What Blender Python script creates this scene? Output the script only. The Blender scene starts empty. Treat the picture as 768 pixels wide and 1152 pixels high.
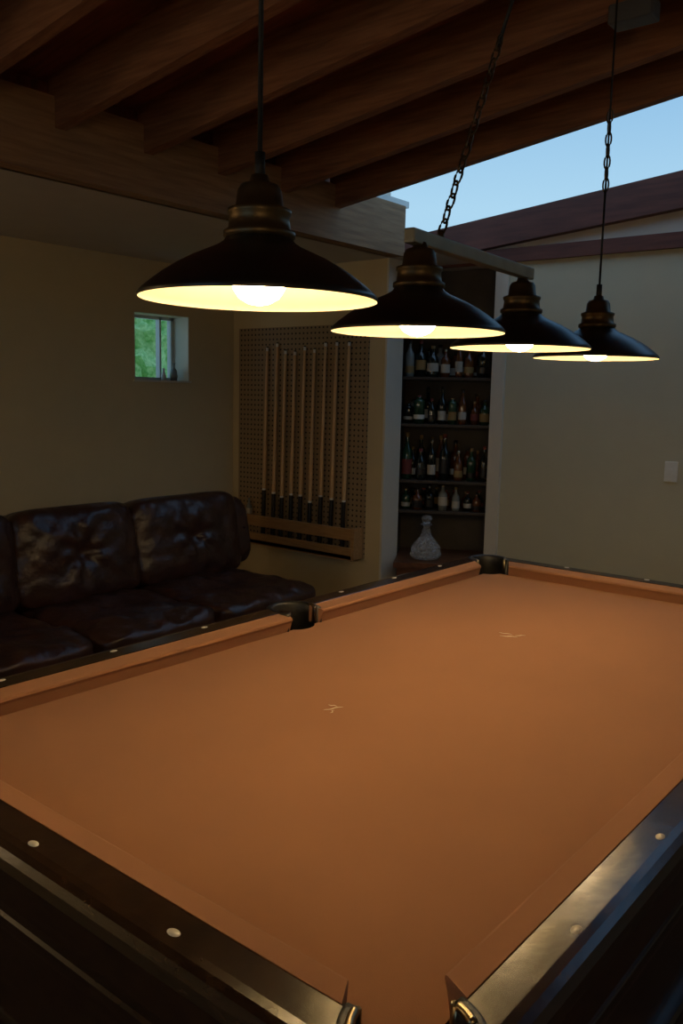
import bpy, bmesh, random
from math import *
from mathutils import Vector, Matrix, noise
random.seed(7)
ZB=.78; W,L=1.12,2.157
bpy.context.scene.view_settings.view_transform='Standard'
# ---------------------------------------------------------------- materials
def mat(name,col,rough=.6,metal=0,var=.15,scale=8,bump=0,bscale=40,col2=None,stretch=None,spec=.5,emit=None,es=0,trans=0,sheen=0,coat=0):
    m=bpy.data.materials.new(name);m.use_nodes=True;nt=m.node_tree;N=nt.nodes;K=nt.links
    b=N['Principled BSDF'];b.inputs['Roughness'].default_value=rough;b.inputs['Metallic'].default_value=metal
    b.inputs['Specular IOR Level'].default_value=spec
    b.inputs['Transmission Weight'].default_value=trans
    b.inputs['Coat Weight'].default_value=coat
    if sheen: b.inputs['Sheen Weight'].default_value=sheen;b.inputs['Sheen Roughness'].default_value=.5
    tc=N.new('ShaderNodeTexCoord');mp=N.new('ShaderNodeMapping');K.new(tc.outputs['Object'],mp.inputs['Vector'])
    if stretch: mp.inputs['Scale'].default_value=stretch
    nz=N.new('ShaderNodeTexNoise');nz.inputs['Scale'].default_value=scale;nz.inputs['Detail'].default_value=5
    K.new(mp.outputs[0],nz.inputs['Vector'])
    rp=N.new('ShaderNodeValToRGB');K.new(nz.outputs[0],rp.inputs[0])
    c2=col2 or tuple(c*(1-var) for c in col)
    rp.color_ramp.elements[0].position=.3;rp.color_ramp.elements[1].position=.7
    rp.color_ramp.elements[0].color=(*c2,1);rp.color_ramp.elements[1].color=(*col,1)
    K.new(rp.outputs[0],b.inputs['Base Color'])
    if bump:
        n2=N.new('ShaderNodeTexNoise');n2.inputs['Scale'].default_value=bscale;n2.inputs['Detail'].default_value=4
        K.new(mp.outputs[0],n2.inputs['Vector'])
        bp=N.new('ShaderNodeBump');bp.inputs['Strength'].default_value=bump;bp.inputs['Distance'].default_value=.01
        K.new(n2.outputs[0],bp.inputs['Height']);K.new(bp.outputs[0],b.inputs['Normal'])
    if emit:
        b.inputs['Emission Color'].default_value=(*emit,1);b.inputs['Emission Strength'].default_value=es
    return m
M_wall=mat('wall_paint_beige',(.66,.54,.32),.85,var=.04,bump=.1,bscale=120)
M_wallr=mat('wall_paint_sage',(.60,.56,.40),.85,var=.04,bump=.1,bscale=120)
M_soff=mat('ceiling_plaster',(.62,.57,.50),.9,var=.05,bump=.1,bscale=90)
M_trim=mat('trim_paint',(.72,.68,.58),.5,var=.05)
M_floor=mat('carpet',(.12,.08,.055),.95,var=.3,scale=60,bump=.4,bscale=300)
M_raft=mat('redwood_rafter',(.33,.145,.065),.7,col2=(.19,.078,.035),scale=5,stretch=(1,14,14),bump=.15,bscale=12)
M_deck=mat('redwood_deck',(.28,.085,.045),.75,col2=(.15,.05,.026),scale=4,stretch=(1,9,1),bump=.1)
M_head=mat('header_beam_wood',(.40,.24,.12),.7,col2=(.25,.14,.07),scale=4,stretch=(12,1,12),bump=.12,bscale=10)
M_red=mat('red_stained_board',(.17,.055,.035),.6,col2=(.10,.032,.022),scale=4,stretch=(1,10,10))
M_felt=mat('felt_cloth',(.315,.152,.082),.95,var=.08,scale=3,bump=.12,bscale=700,spec=.1,sheen=.08)
M_rail=mat('dark_stained_wood',(.042,.022,.011),.19,col2=(.013,.007,.005),scale=10,stretch=(3,3,12),bump=.035,bscale=9,coat=.0,spec=.6)
M_black=mat('black_leather',(.012,.011,.010),.45,bump=.1,bscale=90)
M_cast=mat('pocket_metal',(.45,.36,.22),.3,metal=1,var=.3)
M_pearl=mat('pearl_sight',(.75,.70,.60),.3)
M_chalk=mat('chalk_dust',(.75,.70,.58),.9)
M_leather=mat('brown_leather',(.066,.026,.017),.33,col2=(.030,.012,.009),scale=9,bump=.55,bscale=22,spec=.55)
M_maple=mat('maple_shaft',(.74,.48,.23),.35,col2=(.56,.34,.15),scale=20,stretch=(1,1,.1))
M_butt=mat('black_cue_butt',(.015,.012,.012),.3)
M_ivory=mat('ferrule',(.8,.78,.7),.4)
M_oak=mat('oak_rack_wood',(.46,.27,.11),.5,col2=(.34,.18,.07),scale=8,stretch=(1,10,10))
M_shade=mat('shade_black_enamel',(.012,.010,.009),.33,var=.3)
M_in=mat('shade_cream_enamel',(.88,.80,.58),.5,var=.03)
M_bronze=mat('antique_bronze',(.16,.11,.055),.42,metal=.8,var=.4,scale=30)
M_barm=mat('brushed_steel_bar',(.36,.33,.24),.45,metal=.6,var=.2,scale=20)
M_cord=mat('black_cord',(.01,.01,.01),.6)
M_bulb=mat('warm_bulb',(1,.8,.5),.3,emit=(1,.72,.38),es=60)
M_fill_globe=mat('fill_globe_glow',(1,.9,.8),.3,emit=(1,.70,.38),es=28)  # glow of the two added lamps out of view
M_shelf=mat('dark_shelf_wood',(.045,.028,.018),.5,var=.4)
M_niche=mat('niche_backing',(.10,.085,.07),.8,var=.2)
M_cab=mat('cabinet_cherry',(.20,.08,.036),.35,col2=(.11,.042,.02),scale=5,stretch=(1,8,8))
M_white=mat('white_plastic',(.85,.85,.8),.4)
M_frame=mat('window_frame_paint',(.6,.62,.61),.5)
M_leaf=mat('hedge_leaves',(.62,.92,.48),.8,col2=(.22,.58,.20),scale=30,bump=1,bscale=60)
M_grey=mat('grey_metal',(.10,.10,.10),.5)
M_cry=mat('cut_crystal',(.92,.94,.97),.03,trans=.85,var=.02,spec=.9)
M_glassd=mat('dark_bottle_glass',(.012,.016,.012),.1,spec=.8)
M_glassg=mat('green_bottle_glass',(.02,.06,.03),.1,spec=.8)
M_glassa=mat('amber_spirit',(.13,.04,.010),.12,spec=.8)
M_glassc=mat('clear_bottle_glass',(.24,.26,.25),.08,spec=.8)
M_lab=mat('paper_label',(.50,.46,.38),.8)
M_labr=mat('red_label',(.20,.04,.03),.7)
M_labg=mat('gold_label',(.28,.18,.06),.5)
def peg():
    m=bpy.data.materials.new('pegboard_hardboard');m.use_nodes=True;nt=m.node_tree;N=nt.nodes;K=nt.links
    b=N['Principled BSDF'];b.inputs['Roughness'].default_value=.6
    tc=N.new('ShaderNodeTexCoord');sp=N.new('ShaderNodeSeparateXYZ');K.new(tc.outputs['Object'],sp.inputs[0])
    def mth(op,a,bv=None):
        n=N.new('ShaderNodeMath');n.operation=op
        if isinstance(a,(int,float)): n.inputs[0].default_value=a
        else: K.new(a,n.inputs[0])
        if bv is not None:
            if isinstance(bv,(int,float)): n.inputs[1].default_value=bv
            else: K.new(bv,n.inputs[1])
        return n.outputs[0]
    x=mth('SUBTRACT',mth('FRACT',mth('DIVIDE',mth('ADD',sp.outputs[0],50),.034)),.5)
    z=mth('SUBTRACT',mth('FRACT',mth('DIVIDE',mth('ADD',sp.outputs[2],50),.034)),.5)
    d=mth('SQRT',mth('ADD',mth('MULTIPLY',x,x),mth('MULTIPLY',z,z)))
    h=mth('LESS_THAN',d,.2)
    mx=N.new('ShaderNodeMix');mx.data_type='RGBA';K.new(h,mx.inputs[0])
    mx.inputs[6].default_value=(.34,.24,.135,1);mx.inputs[7].default_value=(.03,.018,.01,1)
    K.new(mx.outputs[2],b.inputs['Base Color']);return m
M_peg=peg()
# ---------------------------------------------------------------- mesh builder
class MB:
    def __init__(s): s.v=[];s.f=[];s.m=[];s.sm=[];s.mats=[]
    def mi(s,m):
        if m not in s.mats: s.mats.append(m)
        return s.mats.index(m)
    def add(s,vs,fs,m,smooth=False):
        o=len(s.v);k=s.mi(m);s.v+= [tuple(v) for v in vs]
        for f in fs: s.f.append([o+i for i in f]);s.m.append(k);s.sm.append(smooth)
    def box(s,x0,x1,y0,y1,z0,z1,m,bev=0,M=None):
        if bev:
            bm=bmesh.new();bmesh.ops.create_cube(bm,size=1)
            for v in bm.verts: v.co=Vector(((x0+x1)/2+v.co.x*(x1-x0),(y0+y1)/2+v.co.y*(y1-y0),(z0+z1)/2+v.co.z*(z1-z0)))
            bmesh.ops.bevel(bm,geom=bm.edges[:],offset=bev,segments=3,affect='EDGES',profile=.6)
            bm.verts.index_update();vs=[v.co.copy() for v in bm.verts];fs=[[v.index for v in f.verts] for f in bm.faces];bm.free()
        else:
            vs=[Vector((x,y,z)) for x in(x0,x1) for y in(y0,y1) for z in(z0,z1)]
            fs=[(0,1,3,2),(4,6,7,5),(0,4,5,1),(2,3,7,6),(0,2,6,4),(1,5,7,3)]
        if M: vs=[M@v for v in vs]
        s.add(vs,fs,m)
    def prism(s,poly,fmap,a,b,m,smooth=False):
        n=len(poly);vs=[fmap(p,a) for p in poly]+[fmap(p,b) for p in poly]
        fs=[tuple(range(n)),tuple(range(n,2*n))]+[(i,(i+1)%n,n+(i+1)%n,n+i) for i in range(n)]
        s.add(vs,fs,m,smooth)
    def lathe(s,prof,M,m,seg=32,smooth=True,mod=None):
        vs=[];fs=[]
        for j,(r,z) in enumerate(prof):
            for i in range(seg):
                a=2*pi*i/seg;rr=r*(mod(a,z) if mod else 1);vs.append(M@Vector((rr*cos(a),rr*sin(a),z)))
        for j in range(len(prof)-1):
            for i in range(seg):
                k=(i+1)%seg;fs.append((j*seg+i,j*seg+k,(j+1)*seg+k,(j+1)*seg+i))
        s.add(vs,fs,m,smooth)
    def tube(s,pts,r,m,seg=10,closed=False,smooth=True):
        pts=[Vector(p) for p in pts];n=len(pts);vs=[];fs=[]
        for i,p in enumerate(pts):
            if closed: t=pts[(i+1)%n]-pts[i-1]
            else: t=pts[min(i+1,n-1)]-pts[max(i-1,0)]
            t.normalize();a=Vector((0,0,1)) if abs(t.z)<.9 else Vector((1,0,0))
            e=t.cross(a).normalized();g=t.cross(e).normalized()
            for k in range(seg):
                an=2*pi*k/seg;vs.append(p+(e*cos(an)+g*sin(an))*r)
        for i in range(n if closed else n-1):
            j=(i+1)%n
            for k in range(seg): fs.append((i*seg+k,i*seg+(k+1)%seg,j*seg+(k+1)%seg,j*seg+k))
        if not closed: fs+= [tuple(range(seg)),tuple((n-1)*seg+k for k in range(seg))]
        s.add(vs,fs,m,smooth)
    def done(s,name,parent=None,recalc=True):
        me=bpy.data.meshes.new(name)
        xs=[v for v in s.v];lo=[min(v[i] for v in xs) for i in range(3)];hi=[max(v[i] for v in xs) for i in range(3)]
        c=Vector([(lo[0]+hi[0])/2,(lo[1]+hi[1])/2,lo[2]])
        me.from_pydata([Vector(v)-c for v in s.v],[],s.f)
        for m in s.mats: me.materials.append(m)
        for p,k,q in zip(me.polygons,s.m,s.sm): p.material_index=k;p.use_smooth=q
        if recalc:
            bm=bmesh.new();bm.from_mesh(me);bmesh.ops.recalc_face_normals(bm,faces=bm.faces);bm.to_mesh(me);bm.free()
        ob=bpy.data.objects.new(name,me);bpy.context.collection.objects.link(ob);ob.location=c
        if parent: ob.parent=parent
        return ob
def one(name,*boxes):
    b=MB()
    for q in boxes: b.box(*q)
    return b.done(name)
def empty(name,loc=(0,0,0)):
    e=bpy.data.objects.new(name,None);bpy.context.collection.objects.link(e);e.location=loc;return e
def T(x,y,z): return Matrix.Translation((x,y,z))
# ---------------------------------------------------------------- room
XL,YC,YR,ZC=-4.03,3.58,4.03,2.25
XR,YF=2.5,-2.6
one('floor',(XL-.2,XR+.1,YF-.1,4.6,-.1,0,M_floor))
wy0,wy1,wz0,wz1=2.726,3.173,1.50,1.92
one('wall_left',(XL-.2,XL,YF,wy0,0,2.9,M_wall),(XL-.2,XL,wy1,4.6,0,2.9,M_wall),(XL-.2,XL,wy0,wy1,0,wz0,M_wall),(XL-.2,XL,wy0,wy1,wz1,2.9,M_wall))
b=MB();b.box(XL,-2.70,YC,3.74,0,ZC,M_wall);b.done('wall_back')
one('trim_1',(-2.70,-2.685,YC-.004,3.744,0,ZC,M_trim))
b=MB();b.box(-2.2,XR,YR,YR+.12,0,2.235,M_wallr)
def fy(p,y): return Vector((p[0],y,p[1]))
def za(x): return 2.51+.1*(x+2.2)
b.prism([(-3.2,2.235),(XR,2.235),(XR,za(XR)-.05),(-3.2,za(-3.2)-.05)],fy,YR+.01,YR+.12,M_soff);b.done('wall_back_bar')
one('wall_right',(XR,XR+.1,YF,YR+.12,0,3.2,M_wallr))
one('wall_front',(XL,-1.6,YF-.1,YF,0,2.7,M_wallr),(.2,XR,YF-.1,YF,0,3.2,M_wallr),(-1.6,.2,YF-.1,YF,0,.9,M_wallr),(-1.6,.2,YF-.1,YF,2.0,2.9,M_wallr))
b=MB()  # unseen window added behind the camera to let in more fill light
for x in (-1.6,-.73,.14): b.box(x,x+.06,YF-.08,YF-.03,.9,2.0,M_frame)
b.box(-1.6,.2,YF-.08,YF-.03,.9,.95,M_frame);b.box(-1.6,.2,YF-.08,YF-.03,1.95,2.0,M_frame);b.done('added_fill_window')
b=MB();b.prism([(-3.1,za(-3.1)-.17),(XR,za(XR)-.22),(XR,za(XR)),(-3.1,za(-3.1))],fy,YR-.05,YR+.01,M_red);b.done('trim_2')
one('trim_3',(-2.69,XR,YR-.03,YR,2.235,2.315,M_red))
one('trim_4',(-2.205,-2.12,YR-.022,YR,0,2.235,M_trim))
one('ceiling',(XL,-2.66,YF,YC,ZC,ZC+.03,M_soff),(-3.3,-2.2,YC,4.5,ZC,ZC+.03,M_soff))
one('header_beam',(-2.68,-2.58,YF,YC+.0,ZC,2.535,M_head),(-2.74,-2.66,YF,YC-.5,2.535,2.66,M_deck))
def zr(x): return 2.42+.132*(x+2.58)
b=MB();y=2.96
while y>YF:
    b.prism([(-2.62,zr(-2.62)),(XR,zr(XR)),(XR,zr(XR)+.2),(-2.62,zr(-2.62)+.2)],fy,y-.024,y+.024,M_raft);y-=.416
b.done('ceiling_rafters')
b=MB()
def deck(x0,x1,y0,y1):
    b.prism([(x0,zr(x0)+.195),(x1,zr(x1)+.195),(x1,zr(x1)+.24),(x0,zr(x0)+.24)],fy,y0,y1,M_deck)
deck(XL-.2,XR+.1,YF-.1,2.985);deck(XL-.2,-3.15,2.985,4.6);deck(2.2,XR+.1,2.985,4.6)
b.done('roof_deck')
b=MB();b.prism([(-3.19,ZC+.03),(-3.15,ZC+.03),(-3.15,3.0),(-3.19,3.0)],fy,2.9,4.2,M_soff);b.done('wall_skylight_well')
b=MB()
for x in (-3.0,-1.0,1.0):
    b.prism([(x,zr(x)+.30),(x+.04,zr(x)+.30),(x+.04,zr(x)+.34),(x,zr(x)+.34)],fy,2.99,4.15,M_frame)
b.prism([(-3.15,zr(-3.15)+.24),(2.2,zr(2.2)+.24),(2.2,zr(2.2)+.34),(-3.15,zr(-3.15)+.34)],fy,2.96,2.985,M_frame)
b.done('skylight_frame')
one('ceiling_junction_box',(-.76,-.62,2.09,2.17,zr(-.69)-.05,zr(-.69)+.01,M_grey,.008))
# window_1
b=MB();xg=XL-.17
for (y0,y1,z0,z1) in ((wy0,wy1,wz0,wz0+.02),(wy0,wy1,wz1-.02,wz1),(wy0,wy0+.02,wz0,wz1),(wy1-.03,wy1,wz0,wz1),(wy0+.32,wy0+.335,wz0,wz1)):
    b.box(xg-.02,xg+.02,y0,y1,z0,z1,M_frame)
b.box(XL-.17,XL+.012,wy0-.01,wy1+.01,wz0-.012,wz0,M_trim)
b.box(XL-.17,XL-.001,wy1-.006,wy1,wz0,wz1,M_trim);b.box(XL-.17,XL-.001,wy0,wy0+.006,wz0,wz1,M_trim)
b.done('window_1')
b=MB();b.lathe([(0,0),(.022,0),(.026,.03),(.02,.07),(.008,.085),(.008,.11),(.012,.115),(0,.115)],T(XL-.07,3.10,wz0+.0005),M_glassc,20)
b.lathe([(0,0),(.016,0),(.018,.03),(.008,.06),(.01,.08),(0,.08)],T(XL-.09,3.03,wz0+.0005),M_white,20);b.done('glass_vase')
b=MB()
for i in range(26):
    c=Vector((-5.6+random.uniform(-.4,.3),3.2+random.uniform(-1,2.6),random.uniform(.1,2.0)));r=random.uniform(.3,.5)
    bm=bmesh.new();bmesh.ops.create_icosphere(bm,subdivisions=4,radius=r)
    for v in bm.verts: v.co*=1+.35*noise.noise(v.co*9+c)
    bm.verts.index_update();b.add([v.co+c for v in bm.verts],[[v.index for v in f.verts] for f in bm.faces],M_leaf);bm.free()
b.done('hedge',recalc=False)
b=MB();b.box(-1.125,-1.055,YR-.006,YR,1.005,1.115,M_white,.003);b.box(-1.098,-1.082,YR-.012,YR-.004,1.045,1.075,M_white);b.done('light_switch')
for (x,y) in ((-3.45,-1.75),(1.9,-1.9)):  # two unseen globe lamps, added to bring the room light up
    b=MB();b.lathe([(0,0),(.14,0),(.14,.015),(.02,.03),(.012,.05),(.012,1.5),(.03,1.52),(.05,1.55),(0,1.55)],T(x,y,0),M_bronze,28)
    b.lathe([(.12*sin(pi*i/14),1.66-.12*cos(pi*i/14)) for i in range(15)],T(x,y,0),M_fill_globe,28);b.done('added_fill_lamp')
# ---------------------------------------------------------------- pool table
tab=empty('pool_table',(-W/2,L/2,0)); 
def child(b,name):
    o=b.done(name);o.parent=tab;o.matrix_parent_inverse=Matrix.Translation((W/2,-L/2,0));return o
LM=L/2+.035
sides=[(Vector((0,0)),Vector((-1,0)),Vector((0,-1)),W,False),(Vector((-W,0)),Vector((0,1)),Vector((-1,0)),L,True),
       (Vector((-W,L)),Vector((1,0)),Vector((0,1)),W,False),(Vector((0,0)),Vector((0,1)),Vector((1,0)),L,True)]
cush=[(0,.034),(.002,.039),(.006,.041),(.044,.0475),(.044,.0),(.014,0),(.005,.026)]
wood=[(.044,-.05),(.044,.046),(.047,.0485),(.090,.0495),(.101,.048),(.110,.043),(.117,.034),(.121,.022),(.121,-.025),(.116,-.045),(.105,-.05)]
bc=MB();bw=MB();bs=MB()
def rail(bb,prof,o,e,n,s0,s1,m):
    k=len(prof)
    def P(t,z,s): p=o+e*s+n*t;return Vector((p.x,p.y,ZB+z))
    vs=[P(t,z,s0(t)) for t,z in prof]+[P(t,z,s1(t)) for t,z in prof]
    fs=[tuple(range(k)),tuple(range(k,2*k))]+[(i,(i+1)%k,k+(i+1)%k,k+i) for i in range(k)]
    bb.add(vs,fs,m)
for o,e,n,ln,side in sides:
    cs=lambda t:.075-.6*min(t,.044)
    ce=lambda t:ln-(.075-.6*min(t,.044))
    ws=lambda t:.042-(t-.044)*.6
    we=lambda t:ln-(.042-(t-.044)*.6)
    if side:
        m1=lambda t:LM-(.066-.3*t);m2=lambda t:LM+(.066-.3*t)
        rail(bc,cush,o,e,n,cs,m1,M_felt);rail(bc,cush,o,e,n,m2,ce,M_felt)
        rail(bw,wood,o,e,n,ws,lambda t:LM-.062,M_rail);rail(bw,wood,o,e,n,lambda t:LM+.062,we,M_rail)
        ks=[1,2,3,5,6,7];q=8
    else:
        rail(bc,cush,o,e,n,cs,ce,M_felt);rail(bw,wood,o,e,n,ws,we,M_rail);ks=[1,2,3];q=4
    for k in ks:
        p=o+e*(ln*(.5+(k/q-.5)*1.05))+n*.083
        Mx=T(p.x,p.y,ZB+.0485)@Matrix.Diagonal((1.25 if abs(e.x) else .8,.8 if abs(e.x) else 1.25,1,1))
        bs.lathe([(.0080,0),(.0076,.0014),(0,.0017)],Mx,M_pearl,18)
child(bc,'rail_cushions');child(bw,'wood_rails');child(bs,'rail_sights')
t0=.016;r=.060
def arc(cx,cy,a0,a1,n=14): return [(cx+r*cos(a0+(a1-a0)*i/n),cy+r*sin(a0+(a1-a0)*i/n)) for i in range(n+1)]
oc=.030
def corner(cx,cy,mid):
    a=asin((oc-t0)/r)
    return arc(cx,cy,mid-pi/4+a, mid+pi/4-a)
ms=sqrt(r*r-(.055-t0)**2);am=asin(ms/r)
A=corner(oc,-oc,3*pi/4)[::-1]
pts=corner(-W-oc,-oc,pi/4)[::-1]+A+arc(.055,LM,pi+am,pi-am)+corner(oc,L+oc,5*pi/4)[::-1]+corner(-W-oc,L+oc,-pi/4)[::-1]+arc(-W-.055,LM,am,-am)
b=MB();b.prism(pts,lambda p,z:Vector((p[0],p[1],z)),ZB-.03,ZB,M_felt);child(b,'slate_bed_cloth')
def pocket(cx,cy,mid,half,name):
    b=MB();n=36;vs=[];sec=[(.058,-.10),(.0585,.02),(.060,.044),(.064,.0500),(.074,.0505),(.080,.046),(.084,.035),(.084,-.06),(.078,-.10)]
    k=len(sec)
    for i in range(n+1):
        a=mid+half+(2*pi-2*half)*i/n
        for rr,z in sec: vs.append(Vector((cx+rr*cos(a),cy+rr*sin(a),ZB+z)))
    fs=[(i*k+j,i*k+(j+1)%k,(i+1)*k+(j+1)%k,(i+1)*k+j) for i in range(n) for j in range(k)]
    fs+=[tuple(range(k)),tuple(n*k+j for j in range(k))]
    b.add(vs,fs,M_black,True)
    b.lathe([(.060,-.028),(.056,-.06),(.045,-.13),(0,-.14)],T(cx,cy,ZB),M_black,28)
    for sg in (1,-1):
        pp=[]
        for i in range(9):
            a=mid+sg*(half+.02+.50*i/8);pp.append((cx+.063*cos(a),cy+.063*sin(a),ZB+.048))
        a=mid+sg*(half+.02);pp=[(cx+.063*cos(a),cy+.063*sin(a),ZB+.0)]+pp
        b.tube(pp,.0055,M_cast if half<.95 else M_rail,10)
    child(b,name)
pocket(oc,-oc,3*pi/4,.93,'corner_pocket_1');pocket(-W-oc,-oc,pi/4,.93,'corner_pocket_2')
pocket(-W-oc,L+oc,-pi/4,.93,'corner_pocket_3');pocket(oc,L+oc,5*pi/4,.93,'corner_pocket_4')
pocket(-W-.055,LM,0,1.0,'side_pocket_1');pocket(.055,LM,pi,1.0,'side_pocket_2')
b=MB();b.box(-W-.095,.095,-.095,L+.095,ZB-.26,ZB-.05,M_rail,.006)
b.box(-W-.112,.112,-.112,L+.112,ZB-.285,ZB-.25,M_rail,.012)
b.box(-W-.112,.112,-.112,L+.112,ZB-.085,ZB-.055,M_rail,.012)
child(b,'cabinet_frame')
b=MB()
for x in (-W+.08,-.08):
    for y in (.12,L-.12):
        b.lathe([(.0,0),(.07,0),(.075,.05),(.05,.09),(.06,.12),(.085,.25),(.09,.33),(.06,.40),(.07,.43),(.09,.45),(.09,.50),(0,.50)],T(x,y,0),M_rail,28)
child(b,'turned_legs')
b=MB()
def mark(cx,cy,rs):
    for (dx,dy,l,w,a) in rs:
        n=8;top=[];bot=[]
        for i in range(n+1):
            s=i/n-.5;ww=w*(1-4*s*s)*(.6+.4*random.random())
            top.append((s*l,ww+.002*sin(9*s)));bot.append((s*l,-ww+.002*sin(9*s)))
        poly=[(cx+dx+x*cos(a)-y*sin(a),cy+dy+x*sin(a)+y*cos(a)) for x,y in top+bot[::-1]]
        b.prism(poly,lambda p,z:Vector((p[0],p[1],z)),ZB-.001,ZB+.0006,M_chalk)
mark(-.663,.679,[(0,0,.045,.0022,1.2),(-.012,.012,.02,.0015,.4),(.01,-.015,.018,.001,2)])
mark(-.654,1.434,[(0,0,.05,.003,.5),(.02,.03,.03,.002,.9),(-.02,.02,.04,.002,.2)])
child(b,'chalk_marks')
# ---------------------------------------------------------------- lamps
def shade(b,x,y,z):
    M=T(x,y,z)
    out=[(.180,0),(.1815,.004),(.176,.011),(.163,.022),(.146,.035),(.126,.048),(.105,.0595),(.084,.069),(.066,.077),(.055,.084),(.049,.092)]
    b.lathe(out,M,M_shade,64)
    b.lathe([(.180,0),(.1785,.003),(.172,.009),(.160,.019),(.143,.032),(.123,.045),(.102,.0565),(.081,.066),(.063,.074),(.046,.080),(0,.082)],M,M_in,64)
    b.lathe([(.049,.090),(.054,.092),(.054,.100),(.047,.104),(.045,.122),(.048,.126),(.048,.132),(.036,.136),(.033,.160),(.028,.168),(.016,.171),(.013,.182),(0,.184)],M,M_bronze,36)
    b.lathe([(0,-.008),(.016,-.005),(.030,.003),(.039,.016),(.041,.029),(.037,.043),(.028,.055),(.018,.066),(.014,.078)],M,M_bulb,32)
lamps=[(-.498,.28,1.583),(-.586,.835,1.574),(-.636,1.38,1.570),(-.610,1.806,1.563)]
def chain(b,p0,p1):
    p0=Vector(p0);p1=Vector(p1);d=(p1-p0);n=int(d.length/.030);dn=d.normalized()
    e=dn.cross(Vector((1,0,0))).normalized();g=dn.cross(e)
    for i in range(n):
        c=p0+d*((i+.5)/n);s=e if i%2 else g
        b.tube([c+dn*(.020*cos(a))+s*(.0085*sin(a)) for a in [2*pi*k/14 for k in range(14)]],.0026,M_bronze,6,closed=True)
for i in (0,3):
    x,y,z=lamps[i];b=MB();shade(b,x,y,z);zt=zr(x)
    b.tube([(x,y,z+.175),(x,y,z+.215)],.008,M_cord,12)
    if i==0: b.tube([(x,y,z+.2),(x,y,zt+.0)],.0038,M_cord,8)
    else:
        b.tube([(x,y,z+.2),(x,y,z+.50)],.0034,M_cord,8);chain(b,(x,y,z+.48),(x,y,z+.70));b.tube([(x,y,z+.48),(x,y,zt)],.003,M_cord,8)
    b.lathe([(0,-.03),(.02,-.03),(.05,-.012),(.055,0),(0,0)],T(x,y,zt+.0),M_shade,28)
    b.done('pendant_lamp')
b=MB()
for i in (1,2): shade(b,*lamps[i])
pa=Vector((-.583,.79,1.768));pb=Vector((-.637,1.42,1.760));dd=(pb-pa);ang=atan2(dd.y,dd.x)
Mb=Matrix.Translation((pa+pb)/2)@Matrix.Rotation(ang,4,'Z')
b.box(-dd.length/2,dd.length/2,-.012,.012,-.015,.015,M_barm,.004,M=Mb)
for i in (1,2): b.tube([(lamps[i][0],lamps[i][1],lamps[i][2]+.17),(lamps[i][0],lamps[i][1],1.765)],.011,M_bronze,12)
c0=Vector((-.595,.925,1.788));c1=Vector((-.56,1.30,zr(-.56)))
cm=c0.lerp(c1,.5)
b.tube([c0-Vector((0,0,.02)),c0+Vector((0,0,.006))],.008,M_bronze,10)
chain(b,c0,cm);b.tube([c0.lerp(c1,.48),c1],.0042,M_cord,8)
b.lathe([(0,-.03),(.02,-.03),(.05,-.012),(.055,0),(0,0)],T(c1.x,c1.y,c1.z),M_shade,28)
b.done('billiard_bar_light')
# ---------------------------------------------------------------- sofa
sofa=empty('leather_sofa',(-3.1,1.7,0))
def cushion(name,x0,x1,y0,y1,z0,z1,tilt=0,tuft=0,seed=0):
    bm=bmesh.new();bmesh.ops.create_cube(bm,size=2);bmesh.ops.subdivide_edges(bm,edges=bm.edges[:],cuts=27,use_grid_fill=True)
    hx,hy,hz=(x1-x0)/2,(y1-y0)/2,(z1-z0)/2;c=Vector(((x0+x1)/2,(y0+y1)/2,(z0+z1)/2))
    back=tuft==1
    R=Matrix.Rotation(tilt,4,'Y')
    for v in bm.verts:
        p=v.co.copy();l=max(abs(p.x),abs(p.y),abs(p.z))
        n_=7.0
        q=(abs(p.x)**n_+abs(p.y)**n_+abs(p.z)**n_)**(1/n_);p=p*(l/q) if q else p
        if back: f=.66+.34*(1-abs(p.y)**5)*(1-abs(p.z)**5);p.x*=f
        else: f=.74+.26*(1-abs(p.x)**4)*(1-abs(p.y)**5);p.z*=f
        w=Vector((p.x*hx,p.y*hy,p.z*hz))
        if back and p.x>0:
            rr=sqrt((w.y/.9)**2+w.z**2);an=atan2(w.z,w.y)
            w.x-=.045*exp(-(rr/.05)**2)+.009*cos(an*7+seed)*exp(-((rr-.09)/.08)**2)
        k=.014*noise.noise(w*7+Vector((seed*5,0,0)))+.010*noise.noise(w*17+Vector((0,seed*3,0)))
        if back: w.x+=k
        else:
            w.z+=k*1.2-.02*exp(-((w.x/.12)**2+(w.y/.2)**2)) if p.z>0 else 0
        v.co=R@w+c
    b=MB();bm.verts.index_update();b.add([v.co for v in bm.verts],[[v.index for v in f.verts] for f in bm.faces],M_leather,True);bm.free()
    o=b.done(name);o.parent=sofa;o.matrix_parent_inverse=Matrix.Translation((3.1,-1.7,0));return o
ys=[2.82,2.08,1.40,.72]
for i in range(3):
    cushion('seat_cushion_%d'%(i+1),-3.26,-2.50,ys[i+1]+.003,ys[i]-.003,.22,.43,0,0,i)
    cushion('back_cushion_%d'%(i+1),-3.38,-3.12,ys[i+1]-.01,ys[i]+.01,.38,.86,-.2,1,i+5)
b=MB();b.box(-3.45,-2.56,.70,2.80,.09,.25,M_leather,.03)
Mt=T(-3.42,0,.15)@Matrix.Rotation(-.2,4,'Y')
b.box(-.05,.07,.72,2.84,.0,.66,M_leather,.05,M=Mt)
for x in (-3.4,-2.63):
    for y in (.78,2.72): b.box(x-.03,x+.03,y-.03,y+.03,0,.1,M_rail,.005)
o=b.done('sofa_base');o.parent=sofa;o.matrix_parent_inverse=Matrix.Translation((3.1,-1.7,0))
cushion('side_wing',-3.45,-3.20,2.78,2.94,.40,.82,-.2,0,9)
cushion('arm_rest',-3.45,-2.60,.56,.76,.10,.62,0,0,11)
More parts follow.
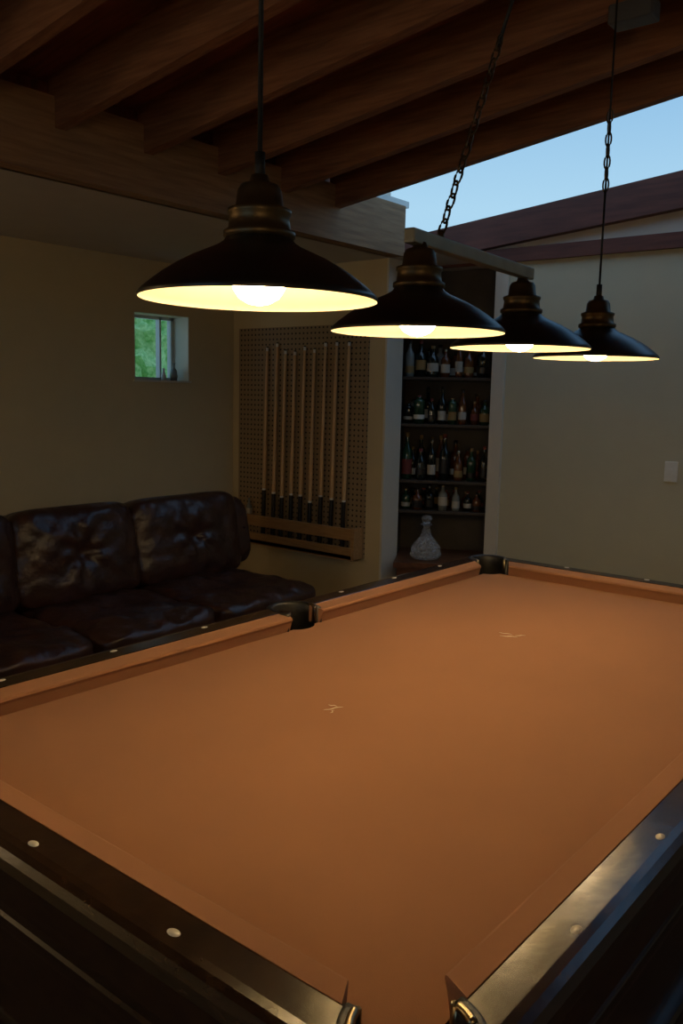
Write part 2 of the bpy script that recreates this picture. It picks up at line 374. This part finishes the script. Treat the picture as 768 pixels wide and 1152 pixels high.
# ---------------------------------------------------------------- cue rack
b=MB();px0,px1=-3.96,-2.82
b.box(px0,px1,YC-.012,YC-.001,.40,1.87,M_peg);b.done('pegboard')
b=MB()
yr0=YC-.10
b.box(px0+.03,px1-.04,yr0,yr0+.022,.52,.595,M_oak,.003)
b.box(px0+.0,px1-.02,yr0-.01,YC-.012,.395,.43,M_oak,.004);b.box(px0+.0,px1-.02,yr0-.01,yr0+.008,.40,.475,M_oak,.003)
for x in (px0,px1-.04): b.box(x,x+.03,yr0,YC-.012,.40,.60,M_oak,.004)
b.box(px0+.03,-3.76,yr0+.022,YC-.012,.53,.56,M_oak)
b.done('cue_rack')
Rz=.4305
for i,pxl in enumerate((299,311,321,332,343,354,366,378,391)):
    x=.446-(1.0425+(.7712-1.0425)*(pxl-268)/147)*4.18
    ln=1.30+random.uniform(-.03,.05);b=MB();base=.31+random.uniform(-.03,.03)
    sh=Matrix.Identity(4);sh[1][2]=.022
    M=T(x,YC-.055,Rz)@sh
    b.lathe([(0,0),(.0155,.002),(.016,.01),(.0140,base)],M,M_butt,16)
    b.lathe([(.0142,base),(.0142,base+.012)],M,M_ivory,16)
    b.lathe([(.0140,base+.012),(.013,base+.25),(.0095,ln-.03)],M,M_maple,16)
    b.lathe([(.0094,ln-.03),(.009,ln-.008)],M,M_ivory,12)
    b.lathe([(.0088,ln-.008),(.006,ln),(0,ln+.001)],M,M_butt,12)
    b.done('pool_cue')
b=MB();b.lathe([(0,0),(.02,0),(.021,.08),(.008,.11),(.008,.14),(0,.14)],T(-3.82,YC-.045,.5605),M_glassc,18);b.lathe([(.0215,.02),(.0215,.07)],T(-3.82,YC-.045,.5605),M_lab,18);b.done('spray_bottle')
# ---------------------------------------------------------------- bar niche
P1=Vector((-2.695,3.745));U=Vector((.865,.502));Wv=Vector((-.502,.865))
NM=Matrix(((U.x,Wv.x,0,P1.x),(U.y,Wv.y,0,P1.y),(0,0,1,0),(0,0,0,1)))
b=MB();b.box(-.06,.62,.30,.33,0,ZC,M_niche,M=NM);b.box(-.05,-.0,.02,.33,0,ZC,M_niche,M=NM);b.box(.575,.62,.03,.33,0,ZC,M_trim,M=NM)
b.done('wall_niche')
SZ=[1.86,1.555,1.262,.905,.712]
b=MB()
for z in SZ: b.box(.0,.575,.02,.30,z-.02,z,M_shelf,.003,M=NM)
b.done('liquor_shelves')
def bottle(b,u,w,z,h,r,g,kind):
    M=NM@T(u,w,z)
    if kind==0: pr=[(0,0),(r,0),(r,h*.6),(r*.8,h*.68),(r*.35,h*.76),(r*.33,h*.95)]
    elif kind==1: pr=[(0,0),(r*.95,0),(r,h*.1),(r,h*.5),(r*.9,h*.62),(r*.5,h*.72),(r*.32,h*.82),(r*.32,h*.95)]
    elif kind==3: pr=[(0,0),(r,0),(r*1.02,h*.78),(r*.9,h*.86),(r*.45,h*.9),(r*.4,h*.95)]
    else: pr=[(0,0),(r*1.05,0),(r*1.1,h*.45),(r*1.0,h*.62),(r*.4,h*.7),(r*.38,h*.93)]
    b.lathe(pr,M,g,18)
    b.lathe([(r*.38,h*.90),(r*.4,h),(0,h)],M,random.choice([M_butt,M_butt,M_labr,M_labg,M_cast]),14)
    rr=r*1.03 if kind!=2 else r*1.11
    a0=random.uniform(.1,.2);b.lathe([(rr,h*a0),(rr,h*(a0+random.uniform(.15,.34)))],M,random.choice([M_lab,M_lab,M_labr,M_butt,M_labg,M_ivory]),18)
b=MB()
gl=[M_glassd,M_glassd,M_glassd,M_glassg,M_glassa,M_glassa,M_glassc]
for z,hm in ((1.555,.24),(1.262,.235),(.905,.30),(.712,.172)):
    for w,off in ((.20,.03),(.09,.0)):
        u=.045+off
        while u<.54:
            r=random.uniform(.022,.037);kd=random.randint(0,3);bottle(b,u,w+random.uniform(-.02,.02),z+.0005,hm*random.uniform(.6,1.0)*(.75 if kd==3 else 1),r,random.choice(gl),kd);u+=2*r+random.uniform(.003,.03)
b.done('liquor_bottles')
b=MB()
pl=[(.01,-.25),(.60,-.2),(.60,-.02),(.57,.02),(.57,.295),(.005,.295),(.005,.02),(.01,0)]
def nm(p,z): return NM@Vector((p[0],p[1],z))
b.prism(pl,nm,.385,.42,M_cab);b.prism([(.03,-.22),(.565,-.17),(.565,.28),(.02,.28)],nm,0,.385,M_cab);b.done('bar_cabinet')
b=MB();dc=T(-2.485,3.775,.4205)@Matrix.Diagonal((1.12,1.12,1.0,1))
prof=[(0,0),(.055,0),(.075,.012),(.080,.035),(.078,.06),(.070,.085),(.058,.105),(.044,.125),(.032,.145),(.024,.165),(.019,.19),(.018,.212),(.030,.216),(.030,.222),(.016,.226),(.024,.240),(.030,.256),(.024,.272),(.0,.280)]
p2=[]
for i in range(len(prof)-1):
    for k in range(4):
        t=k/4;p2.append((prof[i][0]*(1-t)+prof[i+1][0]*t,prof[i][1]*(1-t)+prof[i+1][1]*t))
p2.append(prof[-1])
def lat(a,z):
    v=min(abs(sin(5*a+z*62)),abs(sin(5*a-z*62)))
    return 1+(.16*v-.05)*(1 if z<.19 else .5)
b.lathe(p2,dc,M_cry,72,smooth=False,mod=lat);b.done('crystal_decanter')
# ---------------------------------------------------------------- sky
w=bpy.data.worlds.new('sky');bpy.context.scene.world=w;w.use_nodes=True;N=w.node_tree.nodes;K=w.node_tree.links
bg=N['Background'];tc=N.new('ShaderNodeTexCoord');sp=N.new('ShaderNodeSeparateXYZ');rp=N.new('ShaderNodeValToRGB')
K.new(tc.outputs['Generated'],sp.inputs[0]);K.new(sp.outputs[2],rp.inputs[0]);K.new(rp.outputs[0],bg.inputs[0])
rp.color_ramp.elements[0].position=.20;rp.color_ramp.elements[0].color=(.42,.68,.88,1)
rp.color_ramp.elements[1].position=.42;rp.color_ramp.elements[1].color=(.16,.40,.72,1)
e=rp.color_ramp.elements.new(.9);e.color=(.42,.62,.9,1)
bg.inputs[1].default_value=1.0
# ---------------------------------------------------------------- camera
yaw,pit,rol,f=.6839,.1391,.0215,960.76
d=Vector((-sin(yaw)*cos(pit),cos(yaw)*cos(pit),-sin(pit)));r_=Vector((cos(yaw),sin(yaw),0));u_=r_.cross(d)
r2=r_*cos(rol)+u_*sin(rol);u2=-r_*sin(rol)+u_*cos(rol)
cd=bpy.data.cameras.new('camera');co=bpy.data.objects.new('camera',cd);bpy.context.collection.objects.link(co)
co.matrix_world=Matrix(((r2.x,u2.x,-d.x,.4457),(r2.y,u2.y,-d.y,-.6679),(r2.z,u2.z,-d.z,ZB+.6673),(0,0,0,1)))
cd.sensor_fit='VERTICAL';cd.sensor_height=36;cd.lens=f/1152*36;cd.clip_start=.02
bpy.context.scene.camera=co
